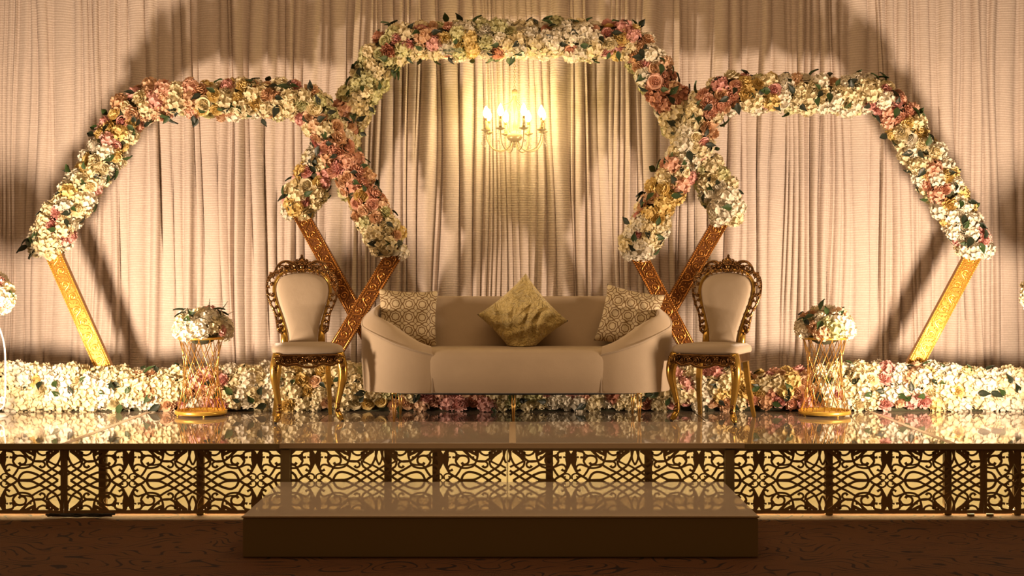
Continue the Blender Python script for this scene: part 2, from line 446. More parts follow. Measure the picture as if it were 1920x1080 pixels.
def screen(xa, xb, stars, label, y=0.0, wl=0.018, wr=0.018):
    t = thing('fretwork_screen', label, 'screen', ((xa + xb) / 2, y, 0.0), 0, 'cut-out screens along the stage front')
    cx = (xa + xb) / 2; mb = MB(); jj = 0
    for st in stars:
        for mx in (-1, 1):
            for mz in (-1, 1):
                for sp in SAMP:
                    jj += 1; run = []; off = 0.00004 * (jj % 140)
                    for p in sp + [None]:
                        if p is not None:
                            X = st + mx * p[0] * UN; Z = ZC + mz * p[1] * UN * 0.98
                            if xa + 0.004 < X < xb - 0.004:
                                run.append((X - cx, Z, p[2] * UN)); continue
                        ribbon(mb, run, 0.014 + off, 0.022); run = []
    mb.build('fretwork', FRET, t, smooth=False)
    fr = MB(); hw = (xb - xa) / 2
    fr.box(-hw, hw, 0.0125, 0.0235, 0.016, 0.030); fr.box(-hw, hw, 0.0125, 0.0235, 0.360, 0.367)
    fr.box(-hw, -hw + wl, 0.0125, 0.0235, 0.030, 0.360); fr.box(hw - wr, hw, 0.0125, 0.0235, 0.030, 0.360)
    fr.build('frame', FRET, t, smooth=False)
    for s_ in (-1, 1):
        MB().box(s_ * hw * 0.9 - 0.02, s_ * hw * 0.9 + 0.02, 0.014, 0.022, 0.0, 0.012).build('foot', FRET, t, smooth=False)
    return t
def X0(px): return (px - 960) / 341.1
screen(X0(-122), X0(118), [X0(-2)], 'pierced scrollwork screen at the far left end of the stage front')
screen(X0(118.5), X0(534), [X0(239), X0(480.5)], 'pierced scrollwork screen left of the step, beside its left post')
screen(X0(540), X0(951), [X0(590), X0(830.5)], 'pierced scrollwork screen behind the left half of the step', wr=0.003)
screen(X0(951.6), X0(1364), [X0(1071), X0(1311.5)], 'pierced scrollwork screen behind the right half of the step', wl=0.003)
screen(X0(1371), X0(1846), [X0(1424), X0(1664.5), X0(1905)], 'long pierced scrollwork screen right of the step, beside its right post')
screen(X0(1846.5), X0(2080), [X0(1904), X0(2144)], 'pierced scrollwork screen at the far right end of the stage front')
# black cable bundle poking out under the left screens
cb = MB(); rng = random.Random(3)
for k in range(5):
    p = [(X0(88) + i * 0.055 + k * 0.012, -0.012 - 0.02 * rng.random() - 0.012 * (i % 2), 0.007 + 0.012 * rng.random()) for i in range(7)]
    cb.tube(spline(p, 3), 0.006, 6)
cb.build('power_cable', DARK, label='black cable bunched on the carpet under the left screens', category='cable')

# ------------------------------------------------------------------ blooms
def petal_patch(mb, M, L, W, cup, nu=2, nv=3, ruff=0.0, rng=random):
    vs = []
    for j in range(nv + 1):
        v = j / nv
        wv = W * math.sin(PI * (0.12 + 0.76 * v)) * (0.55 + 0.6 * v)
        for i in range(nu + 1):
            u = i / nu * 2 - 1
            z = cup * v * v + abs(u) * 0.25 * W * (1 - v * 0.5) + (ruff * rng.uniform(-1, 1) if v > 0.5 else 0)
            vs.append(M @ Vector((u * wv, v * L * (1 - 0.12 * u * u * (1 if v > .8 else 0)), z)))
    n = nu + 1
    mb.add(vs, [(j * n + i, j * n + i + 1, (j + 1) * n + i + 1, (j + 1) * n + i) for j in range(nv) for i in range(nu)])
def fib(n, zmin=-0.25):
    out = []
    for i in range(n):
        z = 1 - (1 - zmin) * (i + 0.5) / n; r = math.sqrt(max(0, 1 - z * z)); a = i * 2.39996
        out.append(Vector((r * math.cos(a), r * math.sin(a), z)))
    return out
def mesh_hydrangea(mat, seed):
    rng = random.Random(seed); mb = MB()
    for d in fib(22, -0.4):
        d = (d + Vector([rng.uniform(-.13, .13) for _ in range(3)])).normalized(); R = rng.uniform(0.80, 1.02)
        B = Matrix.Translation(d * R * 0.86) @ d.to_track_quat('Z', 'Y').to_matrix().to_4x4() @ Matrix.Rotation(rng.uniform(0, 6.3), 4, 'Z')
        for k in range(4):
            petal_patch(mb, B @ Matrix.Rotation(k * PI / 2, 4, 'Z') @ Matrix.Rotation(rng.uniform(0.15, 0.65), 4, 'X'), 0.42, 0.235, 0.07, 2, 2, 0.05, rng)
    mb.ball((0, 0, 0), 0.76, 8, 5)
    return mb.mesh('hydrangea_' + mat.name, mat, True)
def mesh_carnation(mat, seed):
    rng = random.Random(seed); mb = MB()
    for i, d in enumerate(fib(40, -0.15)):
        B = Matrix.Rotation(i * 2.4, 4, 'Z') @ Matrix.Rotation(0.15 + 1.35 * (1 - i / 40) if False else (PI / 2 - (0.1 + 1.45 * i / 40)), 4, 'X')
        B = Matrix.Translation((0, 0, -0.15)) @ B @ Matrix.Rotation(rng.uniform(-0.3, 0.3), 4, 'Y')
        petal_patch(mb, B, rng.uniform(0.92, 1.12), 0.36, 0.08, 2, 3, 0.10, rng)
    return mb.mesh('carnation_' + mat.name, mat, True)
def mesh_rose(mat, seed):
    rng = random.Random(seed); mb = MB()
    for ring, (n, rad, tilt, L, W) in enumerate(((3, 0.10, 1.5, 0.55, 0.24), (4, 0.20, 1.38, 0.62, 0.32), (5, 0.33, 1.2, 0.66, 0.40), (6, 0.45, 0.9, 0.66, 0.44), (7, 0.50, 0.5, 0.62, 0.46))):
        for k in range(n):
            a = 2 * PI * k / n + ring * 0.7
            M = Matrix.Rotation(a, 4, 'Z') @ Matrix.Translation((0, rad * 0.75, -0.1 + (0.05 if ring < 2 else 0.0))) @ Matrix.Rotation(tilt, 4, 'X')
            petal_patch(mb, M, L, W * 1.5, -0.12 if ring > 2 else 0.12, 3, 3, 0.015, rng)
    mb.ball((0, 0, -0.1), 0.42, 8, 4)
    return mb.mesh('rose_' + mat.name, mat, True)
def mesh_leaf(mat, name='leaf'):
    mb = MB(); vs = []
    for j, (v, wv) in enumerate(((0, .03), (.2, .20), (.42, .28), (.65, .20), (.85, .09), (1.05, .0))):
        for u in (-1, 0, 1):
            vs.append((u * wv, v, abs(u) * 0.13 - 0.35 * (v - 0.4) ** 2))
    mb.add(vs, [(j * 3 + i, j * 3 + i + 1, j * 3 + i + 4, j * 3 + i + 3) for j in range(5) for i in range(2)])
    return mb.mesh(name, mat, True)
def mesh_fern(mat):
    mb = MB()
    for k in range(9):
        v = k / 9; L = 0.34 * (1 - v * 0.8)
        for s_ in (-1, 1):
            mb.add([(0, v, 0), (s_ * L * .5, v + .16, .03), (s_ * L, v + .2, 0), (s_ * L * .5, v + .05, .03)], [(0, 1, 2, 3)])
    mb.add([(-.01, 0, 0), (.01, 0, 0), (.004, 1, 0), (-.004, 1, 0)], [(0, 1, 2, 3)])
    return mb.mesh('fern', mat, False)
BL = {}
for i, (cn, m) in enumerate(PET.items()):
    BL['hydrangea', cn] = [mesh_hydrangea(m, i * 10 + k) for k in range(2)]
    BL['carnation', cn] = [mesh_carnation(m, i * 10 + 5)]
    BL['rose', cn] = [mesh_rose(m, i * 10 + 7)]
LEAVES = [mesh_leaf(LEAF), mesh_leaf(LEAFD)]; FERN = mesh_fern(LEAF)
COLNAME = dict(yellow='golden yellow', peach='peach', salmon='salmon', pink='pink', dusky='dusky rose')
def place(me, name, parent, pos, nrm, size, rng, spin=None, **kw):
    o = link(name, me, parent, **kw)
    q = Vector(nrm).normalized().to_track_quat('Z', 'Y').to_matrix().to_4x4()
    M = Matrix.Translation(pos) @ q @ Matrix.Rotation(rng.uniform(0, 2 * PI) if spin is None else spin, 4, 'Z') @ Matrix.Scale(size, 4)
    o.matrix_basis = M
    return o
def bloom(parent, pos, nrm, cn, rng, size=0.064, kind=None):
    if kind is None:
        r = rng.random()
        if cn in ('ivory', 'cream', 'green'): kind = 'hydrangea' if r < 0.74 else ('carnation' if r < 0.87 else 'rose')
        else: kind = 'hydrangea' if r < 0.30 else ('carnation' if r < 0.74 else 'rose')
    n = Vector(nrm) + Vector([rng.uniform(-.3, .3) for _ in range(3)])
    kw = {}
    if cn in COLNAME: kw['label'] = COLNAME[cn] + ' silk ' + kind
    sz = size * rng.uniform(0.84, 1.14) * (0.92 if kind == 'rose' else 1.0)
    return place(rng.choice(BL[kind, cn]), kind, parent, pos, n, sz, rng, **kw)
def leaf(parent, pos, nrm, rng, size=0.075):
    # leaf blade lies roughly along the surface and tips outward
    n = Vector(nrm).normalized(); o = link('leaf', rng.choice(LEAVES), parent)
    q = n.to_track_quat('Z', 'Y').to_matrix().to_4x4()
    o.matrix_basis = Matrix.Translation(pos) @ q @ Matrix.Rotation(rng.uniform(0, 2 * PI), 4, 'Z') @ Matrix.Rotation(rng.uniform(0.15, 0.8), 4, 'X') @ Matrix.Scale(size * rng.uniform(.75, 1.2), 4)
def pick(wts, rng):
    r = rng.random() * sum(wts.values())
    for k, v in wts.items():
        r -= v
        if r <= 0: return k
    return k
def W(s):                                         # 'c5y2' -> weights
    names = dict(i='ivory', c='cream', g='green', y='yellow', p='peach', s='salmon', k='pink', d='dusky'); out = {}
    for a in range(0, len(s), 2): out[names[s[a]]] = float(s[a + 1])
    return out

# ------------------------------------------------------------------ arches
def leg_parts(t, base, a, b, wd=0.112, dp=0.055, GOLDG=GOLDG, GOLDR=GOLDR):
    a = Vector(a) - base; b = Vector(b) - base; d = (b - a); L = d.length; d.normalize()
    side = Vector((d.z, 0, -d.x)); M = Matrix((( side.x, 0, d.x, a.x), (0, 1, 0, a.y), (side.z, 0, d.z, a.z), (0, 0, 0, 1)))
    lg = MB().box(-wd / 2, wd / 2, -dp / 2, dp / 2, 0, L, M, ch=0.0).build('frame_leg', GOLDG, t, smooth=False)
    bd = MB(); n = int(L / 0.0155)
    for s_ in (-1, 1):
        bd.box(s_ * wd * 0.40 - 0.004, s_ * wd * 0.40 + 0.004, -dp / 2 - 0.003, -dp / 2, 0, L, M)
        for k in range(n):
            bd.ball((s_ * (wd / 2 - 0.004), -dp / 2 - 0.002, (k + 0.5) * L / n), 0.0058, 6, 4, M=M)
    bd.build('bead_trim', GOLDR, lg)
    sc = MB(); per = 0.098; m = int(L / per) + 1
    for k in range(m):
        z0 = k * per; s_ = 1 if k % 2 else -1
        def P(x, z): return (x * s_, -dp / 2 - 0.001, min(max(z0 + z, 0.004), L - 0.004))
        vine = [P(-0.024, 0), P(-0.030, 0.024), P(-0.012, 0.049), P(0.020, 0.067), P(0.028, 0.086), P(0.024, 0.098)]
        sc.tube(spline(vine, 4), 0.0058, 5, M=M)
        sp = []
        for i in range(15):
            th = i / 14 * 2.9 * PI; r = 0.027 * (1 - i / 17)
            sp.append(P(0.008 + r * math.cos(th + 2.6), 0.030 + r * math.sin(th + 2.6)))
        sc.tube(sp, [0.0056] * 8 + [0.0048] * 7, 5, M=M)
        sc.ball(P(0.008, 0.030), 0.009, 6, 4, M=M)
        for (lx, lz, an) in ((-0.034, 0.060, 0.7), (0.036, 0.006, -0.5), (-0.004, 0.074, 0.2), (-0.024, 0.068, -.6), (0.036, 0.055, -1), (-0.036, 0.04, .2), (0.01, 0.084, 1.2)):
            p = P(lx, lz); sc.tube([p, (p[0] + 0.012 * math.sin(an) * s_, p[1] - .002, p[2] + 0.014 * math.cos(an))], [0.0066, 0.0015], 5, M=M)
    sc.build('scroll_relief', GOLDR, lg)

def sample_path(pts, stepl):
    out = []; acc = 0.0; tot = sum((pts[i + 1] - pts[i]).length for i in range(len(pts) - 1)); s_next = 0.0; run = 0.0
    for i in range(len(pts) - 1):
        d = pts[i + 1] - pts[i]; L = d.length
        while s_next <= run + L:
            out.append((pts[i] + d * ((s_next - run) / L), d.normalized(), s_next / tot)); s_next += stepl
        run += L
    return out
def arch(label, y, verts, legs, sched, seed):
    rng = random.Random(seed)
    P = [at(px, py, y) for px, py in verts]
    base = Vector(((P[0].x + P[-1].x) / 2, y, ST))
    t = thing('flower_arch', label, 'arch', base)
    path = [p - base for p in P]
    sm = []
    for i, p in enumerate(path):                 # rounded corners
        if 0 < i < len(path) - 1:
            a, b = path[i - 1], path[i + 1]; r = 0.13
            p0 = p + (a - p).normalized() * r; p1 = p + (b - p).normalized() * r
            for k in range(6):
                u = k / 5; sm.append(p0 * (1 - u) ** 2 + p * 2 * u * (1 - u) + p1 * u * u)
        else: sm.append(p)
    MB().tube(sm, 0.088, 12).build('garland_core', FOAM, t)
    for (a, b) in legs:
        A = at(*a, y); B = at(*b, y); d = (B - A).normalized(); k = (ST + 0.031 - A.z) / d.z; B = A + d * k
        if abs(a[0] - 960) < 500: leg_parts(t, base, A - d * 0.10, B, GOLDG=DIMG, GOLDR=DIMR)  # inner legs take the gold with shade in its colour
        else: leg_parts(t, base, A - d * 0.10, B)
    S_ = sample_path(sm, 0.088); NR = 8; cnt = {}
    for i, (p, d, tt) in enumerate(S_):
        side = d.cross(Vector((0, 1, 0))).normalized()
        wts = next(W(s) for e, s in sched if tt <= e)
        for k in range(NR):
            th = 2 * PI * (k + 0.5 * (i % 2)) / NR + rng.uniform(-.18, .18)
            n = Vector((0, -1, 0)) * math.cos(th) + side * math.sin(th)
            pos = p + n * rng.uniform(0.074, 0.102) + d * rng.uniform(-.022, .022)
            cn = pick(wts, rng)
            if math.cos(th) < -0.3: cn = rng.choice(('ivory', 'cream', 'green'))
            front = math.cos(th) > -0.1
            kind = None
            o = bloom(t, pos, n, cn, rng, 0.063)
        for k in range(2 if i % 2 else 3):
            th = rng.uniform(-1.9, 1.9); n = Vector((0, -1, 0)) * math.cos(th) + side * math.sin(th)
            leaf(t, p + n * 0.125 + d * rng.uniform(-.04, .04), n, rng, 0.078)
    for s_, (p, d) in ((-1, (sm[0], sm[1] - sm[0])), (1, (sm[-1], sm[-2] - sm[-1]))):
        d = d.normalized(); e = -d
        for k in range(5):                       # blooms closing the garland's ends
            a = 2 * PI * k / 5; q = Vector((math.cos(a), 0, 0)) * 0.05 + Vector((0, math.sin(a), 0)) * 0.05
            bloom(t, p + e * 0.02 + q, e + q * 6, rng.choice(('ivory', 'cream')), rng, 0.06)
    return t, base
aL, bL = arch('left flower arch, a hexagon of cream, peach and pink blooms on gold legs', 2.045,
    [(84, 462), (262, 186), (582, 188), (736, 468)], [((102, 478), (196, 690)), ((733, 488), (640, 640))],
    [(.10, 'c5i3k1'), (.17, 'i3c3k2y1'), (.24, 'i4c3y2'), (.30, 'y3s2k2c2'), (.38, 'p4s1k2c2'), (.46, 'p4s2k1c2y1'), (.56, 'y4c3p2k1'), (.64, 'c3p3k2y1'), (.70, 'c3k3p2g2'),
     (.76, 'c4p2k1g1'), (.87, 's6p2k2'), (.91, 'y3s4p2'), (1.1, 'c5g2p2y1')], 11)
aC, bC = arch('tall middle flower arch framing the chandelier above the sofa', 2.226,
    [(556, 392), (734, 76), (1192, 74), (1368, 402)], [((570, 412), (668, 588)), ((1345, 425), (1250, 588))],
    [(.06, 'y3c4k2'), (.13, 'c4g2k1i2'), (.19, 's3p2c2'), (.28, 'c4g4i1'), (.34, 'd3c3g2k1'), (.39, 'k3p3c2'), (.45, 'y2g3i3s1'), (.58, 'i4c3g1y1s1'), (.64, 'i3c3s2'), (.69, 'c4y2k2'),
     (.75, 'p3i3k1'), (.81, 's4d3p1'), (.9, 'i4c4y1'), (.95, 'g3c3k1'), (1.1, 'i5c3')], 12)
aR, bR = arch('right flower arch of mostly cream blooms with pink and yellow spots', 2.045,
    [(1194, 466), (1344, 172), (1664, 180), (1832, 462)], [((1200, 485), (1288, 650)), ((1822, 482), (1708, 695))],
    [(.06, 'c3k3i3'), (.13, 'y4p3c2'), (.19, 's3k3c3'), (.25, 'i4c3k2y1'), (.31, 's3p3c3'), (.37, 'p3s3k1c2'), (.44, 'y3c4k1'), (.60, 'c5i4p1'), (.66, 'i3c3k3'), (.72, 's5k3c1'),
     (.82, 'i4c4y1'), (.88, 's2y3i3k1'), (.93, 'y3i4'), (1.1, 'i5k3c2')], 13)
rng = random.Random(5)
for k in range(7):                               # dark leaf tuft on the far left end
    n = Vector((-0.8, -0.5, -0.2 + 0.15 * k)); leaf(aL, at(62 + k * 3, 452 + k * 3, 1.955) - bL, n, rng, 0.10)
for (px, py, n) in ((868, 96, (0.1, -0.6, -1)), (848, 98, (-.6, -.6, -.8))):
    place(FERN, 'fern_sprig', aC, at(px, py, 2.08) - bC, n, 0.10, rng)

# ------------------------------------------------------------------ low border of flowers along the stage back
bd = thing('flower_border', 'long low bank of cream and blush flowers along the back of the stage', 'flowers', (0, 1.85, ST))
core = MB(); prof = [(-0.085, 0.0), (-0.095, 0.10), (-0.08, 0.2), (-0.04, 0.235), (0.06, 0.235), (0.09, 0.2), (0.095, 0.0)]
core.add([(x, yy, z + 0.001) for x in (-4.05, 4.05) for yy, z in prof], [(i, i + 1, i + 8, i + 7) for i in range(6)] + [tuple(range(7)), tuple(range(13, 6, -1))])
core.build('moss_core', FOAM, bd, smooth=False)
rng = random.Random(21)
BS = [(-3.2, 'c4i3y1'), (-2.6, 'i4c4y1'), (-2.25, 'c4p2i3'), (-1.95, 'p2k2i3c2'), (-1.55, 'i3c4'), (-1.2, 'c3y3i1p1'), (-0.85, 'y2c4g2'), (-0.55, 'k2p2c2'), (-0.15, 's2k2p1d1'), (0.2, 'c4g1i1'), (0.5, 'i3c3s1k1'),
      (0.95, 'c4i2d1'), (1.35, 'k2c4i2'), (1.6, 'y3c3k1p1'), (1.9, 'y3p2s2c2k1'), (2.1, 'p3k1c3'), (2.5, 'i4c4k1'), (2.8, 'i3k2p1'), (9, 'i5c4y1')]
rows = [(-0.118, 0.060, (0, -1, 0)), (-0.125, 0.125, (0, -1, .1)), (-0.115, 0.195, (0, -1, .45)), (-0.05, 0.245, (0, -.5, 1)), (0.04, 0.245, (0, 0.1, 1))]
for r_i, (yy, z, n) in enumerate(rows):
    x = -3.95 + 0.04 * (r_i % 2)
    while x < 3.95:
        cn = pick(next(W(s) for e, s in BS if x <= e), rng)
        zz = z + rng.uniform(-.015, .02) + (0.018 * math.sin(x * 3.1) if z > 0.15 else 0)
        k = None
        if cn in ('ivory', 'cream', 'green') and rng.random() < 0.72: k = 'hydrangea'
        bloom(bd, (x, yy + rng.uniform(-.015, .02), zz), n, cn, rng, 0.062, k)
        if rng.random() < 0.34:
            leaf(bd, (x + 0.04, yy - 0.045 if z < .22 else yy, zz + (.03 if z > .2 else 0)), n, rng, 0.075)
        x += 0.090

# ------------------------------------------------------------------ gold wire baskets with posies
def basket(name, loc, label, seed, posy_label, sched):
    t = thing('wire_plinth', label, 'plinth', loc, 0, 'gold wire plinths')
    H, rb, rt = 0.515, 0.170, 0.148
    MB().lathe([(0, .012), (rb - .004, .012), (rb, .014), (rb, .036), (rb - .006, .038), (rb - .010, .03), (rb - .012, .02), (0, .02)], n=40).build('base_plate', GOLD, t)
    MB().lathe([(rt - .014, H - .012), (rt, H - .012), (rt, H + .004), (rt - .014, H + .004), (rt - .014, H - .012)], n=36).build('top_ring', GOLD, t)
    me = {}
    for dr in (-1, 1):
        a0, a1 = 0, dr * math.radians(84)
        p0 = Vector((rb - .014, 0, .03)); p1 = Vector(((rt - .008) * math.cos(a1), (rt - .008) * math.sin(a1), H - .006))
        me[dr] = MB().tube([p0, p0.lerp(p1, .5), p1], 0.0029, 6).mesh('rod', WIRE)
        for k in range(12):
            o = link('rod', me[dr], t); o.rotation_euler.z = 2 * PI * (k + (0.5 if dr > 0 else 0)) / 12
    ft = MB().lathe([(0, 0), (.007, .0), (.009, .007), (.006, .013), (0, .013)], n=8).mesh('foot', GOLD)
    for k in range(4):
        o = link('foot', ft, t); a = k * PI / 2 + .35; o.location = (.15 * math.cos(a), .15 * math.sin(a), 0)
    q = thing('posy', posy_label, 'flowers', (loc[0], loc[1], loc[2] + H + .002)); r = random.Random(seed)
    MB().ball((0, 0, 0.03), 0.10, 12, 8, (1.15, 1.15, 0.8)).build('foam_ball', FOAM, q)
    for d in fib(30, -0.12):
        cn = pick(W(sched), r)
        bloom(q, Vector((d.x * .15, d.y * .15, .045 + d.z * .105)), d, cn, r, 0.060)
    for k in range(12):
        d = Vector((r.uniform(-1, 1), r.uniform(-1, .6), r.uniform(0, 1))).normalized()
        leaf(q, Vector((d.x * .18, d.y * .18, .06 + d.z * .135)), d, r, 0.07)
    return t, q
bx1 = at(377, 779, 1.477); bx2 = at(1546, 776, 1.477)
t1, q1 = basket('a', (bx1.x, 1.477, ST), 'gold wire plinth with crossed rods left of the left chair', 31, 'cream posy with a fern sprig on the left wire plinth', 'i5c3k1')
t2, q2 = basket('b', (bx2.x, 1.477, ST), 'gold wire plinth with crossed rods right of the right chair', 32, 'cream, peach and yellow posy on the right wire plinth', 'i3c2p2y2g2')
rng = random.Random(8)
for p, n in (((.13, -.06, .13), (.9, 0, .35)), ((.06, -.05, .15), (.1, -.1, 1)), ((.12, -.03, .15), (.6, 0, .8))):
    place(FERN, 'fern_sprig', q1, Vector(p), Vector(n).cross(Vector((0, 1, 0))), 0.10, rng, spin=0)

# white wire stands cut by the picture's edges
def stand(X, y, label, plabel, seed, ballz, rr):
    t = thing('wire_stand', label, 'stand', (X, y, ST), 0, 'white wire flower stands')
    MB().lathe([(0, 0), (.115, 0), (.118, .008), (.10, .018), (.03, .024), (0, .024)], n=28).build('base_disc', WHITEM, t)
    wire = []
    for k in range(4):
        a = k * PI / 2 + 0.1; c, s_ = math.cos(a), math.sin(a)
        prof = [(.02, .03), (.085, .06), (.098, .10), (.085, .13), (.07, .11), (.082, .09), (.102, .13), (.105, .3), (.10, .45), (.075, .56), (.02, ballz - .03)]
        MB().tube(spline([(r * c, r * s_, z) for r, z in prof], 5), 0.006, 6).build('wire', WHITEM, t)
    MB().lathe([(0, ballz - .04), (.05, ballz - .035), (.06, ballz - .02), (0, ballz - .02)], n=16).build('cup', WHITEM, t)
    q = thing('flower_ball', plabel, 'flowers', (X, y, ST + ballz - .018)); r = random.Random(seed)
    c0 = Vector((0, 0, rr * .55))
    MB().ball((0, 0, rr * .55), rr * 0.62, 12, 8, (1, 1, 0.88)).build('foam_ball', FOAM, q)
    for d in fib(32, -0.75):
        bloom(q, c0 + d * rr * .68, d, pick(W('i4c3k1s1'), r), r, 0.062)
    for k in range(6):
        d = Vector((r.uniform(-1, 1), r.uniform(-1, 1), r.uniform(-.3, 1))).normalized(); leaf(q, c0 + d * rr * .9, d, r, .07)
stand(-3.42, 1.386, 'white wire flower stand cut off by the left edge', 'ball of cream and salmon flowers on the white stand at the left edge', 41, 0.72, 0.165)
stand(3.50, 1.386, 'white wire flower stand just beyond the right edge', 'ball of cream flowers at the right edge of the picture', 42, 0.72, 0.165)

# ------------------------------------------------------------------ sofa
sy = 1.345; KY = 0.74
sofa = thing('sofa', 'champagne velvet sofa with curved sloping arms on thin brass legs', 'sofa', (0.03, sy, ST)); sofa.scale = (1.04, 1, 1)
zb = 0.183
half = [(.510, -.385, .478), (.60, -.410, .512), (.70, -.400, .556), (.80, -.35, .600), (.89, -.25, .640), (.950, -.12, .668), (.972, .03, .694), (.955, .18, .722), (.90, .30, .750), (.80, .375, .776), (.66, .402, .786), (.40, .405, .787), (0, .405, .787)]
half = [(x, y * KY, z) for x, y, z in half]
full = spline([(-x, y, z) for x, y, z in half] + [(x, y, z) for x, y, z in reversed(half[:-1])], 4)
sec = [(0.02, 'b'), (0.0, -.30), (0.0, -.095), (0.003, -.078), (0.016, -.062), (0.045, -.038), (0.080, -.014), (0.105, -.002), (0.122, -.001), (0.136, -.014), (0.142, -.045), (0.142, 'b')]
vs = []; n = len(sec); m = len(full); pipe = []
for i, p in enumerate(full):
    d = full[min(i + 1, m - 1)] - full[max(i - 1, 0)]; d.z = 0; d.normalize(); inn = Vector((d.y, -d.x, 0))
    tw = min(1.0, 0.40 + min(i, m - 1 - i) / 16)
    bk_ = min(1.0, max(0.0, p.y / KY / 0.40)); hs = (1.0 - 0.55 * bk_) * (0.45 + 0.55 * tw)
    th_ = 1 - .32 * min(1, max(0, (p.y / KY + .36) / .25)); tw *= th_
    for o_, z in sec:
        zz = zb if z == 'b' else (p.z - .3 if z == -.30 else p.z + z * hs)
        zz = max(zz, zb + (.02 if z == -.30 else 0))
        q = p + inn * o_ * tw; vs.append((q.x, q.y, zz))
    pipe.append((p.x - inn.x * -0.004 * tw, p.y - inn.y * -0.004, p.z - 0.078 * hs))
fs = [(i * n + k, (i + 1) * n + k, (i + 1) * n + (k + 1) % n, i * n + (k + 1) % n) for i in range(m - 1) for k in range(n)]
fs += [tuple(range(n)), tuple((m - 1) * n + k for k in range(n - 1, -1, -1))]
sh = MB().add(vs, fs).build('arm_and_back_shell', VELV, sofa); autosmooth(sh, 50)
pp = [Vector((full[0].x, full[0].y, zb + .005))] + [Vector(q) for q in pipe] + [Vector((full[-1].x, full[-1].y, zb + .005))]
MB().tube(pp, 0.0065, 6).build('piping', VELVC, sofa)
out = [(-.51, -.385), (-.3, -.398), (0, -.402), (.3, -.398), (.51, -.385), (.60, -.335), (.72, -.30), (.81, -.22), (.855, -.08), (.86, .08), (.84, .20), (.76, .29), (0, .295), (-.76, .29), (-.84, .20), (-.86, .08), (-.855, -.08), (-.81, -.22), (-.72, -.30), (-.60, -.335)]
def inset(k): return [(x * (1 - k / .86), -.39 + (y + .39) * (1 - k / 1.2) + k) if y < 0 else (x * (1 - k / .86), y) for x, y in out]
sp = [tuple(q)[:2] for q in spline([(x, y, 0) for x, y in out], 3, True)]
def ins(k): return [(x * (1 - k * .5), KY * (y * (1 - k * 0.9) + (k * .35 if y < -.2 else 0))) for x, y in sp]
zs = [zb, zb + .01, .33, .385, .415, .437, .450, .457, .459]
ks = [.03, .0, -.012, -.012, -.004, .015, .045, .09, .30]
st = MB().loft([ins(k) for k in ks], zs).build('seat_cushion', VELV, sofa); autosmooth(st, 60)
MB().loft([[(x * .93, y * .9 * KY) for x, y in sp]] * 2, [zb - .012, zb + .004]).build('base_frame', DARK, sofa)
legm = MB()
for s_ in (-1, 1):
    legm.tube([(s_ * 0.012, 0, 0.182), (s_ * 0.003, 0, 0.0)], 0.0042, 8)
legm.tube([(-.014, 0, .18), (.014, 0, .18)], 0.006, 8)
lm = legm.mesh('leg', WIRE)
for X in (-.745, -0.02, .745):
    for Y in (-.33, .30):
        o = link('leg', lm, sofa); o.location = (X, Y * KY, 0)

def cushion(mat, label, size, th, M, zclamp, crush, seed):
    N = 44; rng = random.Random(seed); V = []
    ph = [rng.uniform(0, 6) for _ in range(8)]
    for side in (1, -1):
        for j in range(N + 1):
            for i in range(N + 1):
                u, v = i / N * 2 - 1, j / N * 2 - 1
                e = (1 - u ** 4) * (1 - v ** 4)
                x = u * size / 2 * (1 - .085 * (1 - v * v)); y = v * size / 2 * (1 - .085 * (1 - u * u))
                ww = 1.2 * math.sin(2.2 * u + ph[4]) + 1.1 * math.sin(2.7 * v + ph[5])
                w = crush * e * (1.1 - 2.2 * abs(math.sin(4.5 * u + 3.5 * v + ww)) + .8 * math.sin(9 * v - 6 * u + 2 * ww) + .6 * (1 - 2 * abs(math.sin(5 * v - 3 * u + 1.5 * ww + ph[3]))))
                z = side * th / 2 * max(e, 0) ** .62 + w
                V.append(Vector((x, y, z)))
    n = N + 1; F_ = []
    for j in range(N):
        for i in range(N):
            a = j * n + i; F_.append((a, a + 1, a + n + 1, a + n)); b = a + n * n; F_.append((b, b + n, b + n + 1, b + 1))
    for s_ in range(1):
        for i in range(N):
            pass
    mb = MB().add(V, F_)
    me = mb.mesh('throw_cushion', mat)
    o = link('throw_cushion', me); o.matrix_world = M; Mi = M.inverted()
    for vtx in me.vertices:                      # rests on the seat: flatten what would sink in
        g = M @ vtx.co
        if g.z < zclamp:
            g.z = zclamp + 0.15 * max(0, 0.01 - (zclamp - g.z) * .01); vtx.co = Mi @ g
    import bmesh
    b = bmesh.new(); b.from_mesh(me); bmesh.ops.remove_doubles(b, verts=b.verts, dist=0.0005); b.to_mesh(me); b.free(); me.shade_smooth()
    o['label'] = label; o['category'] = 'cushion'
    return o
def cmat(px, py, y, tilt, roll, yaw):
    p = at(px, py, y)
    return Matrix.Translation(p) @ Matrix.Rotation(yaw, 4, 'Z') @ Matrix.Rotation(PI / 2 - tilt, 4, 'X') @ Matrix.Rotation(roll, 4, 'Z')
SZ = ST + 0.461
cushion(TREL, 'square cushion with brown trellis pattern leaning in the sofa\'s left corner', 0.395, 0.14, cmat(765, 598, 1.452, 0.22, -0.04, 0.16), SZ, .003, 1)
cushion(TREL, 'square cushion with brown trellis pattern leaning in the sofa\'s right corner', 0.395, 0.14, cmat(1180, 596, 1.452, 0.25, -0.20, -0.22), SZ, .005, 2)
cushion(DAMASK, 'crumpled olive gold cushion standing on its corner in the sofa\'s middle', 0.425, 0.15, cmat(980, 596, 1.46, 0.20, PI / 4 - 0.07, 0.0), SZ, .015, 3)

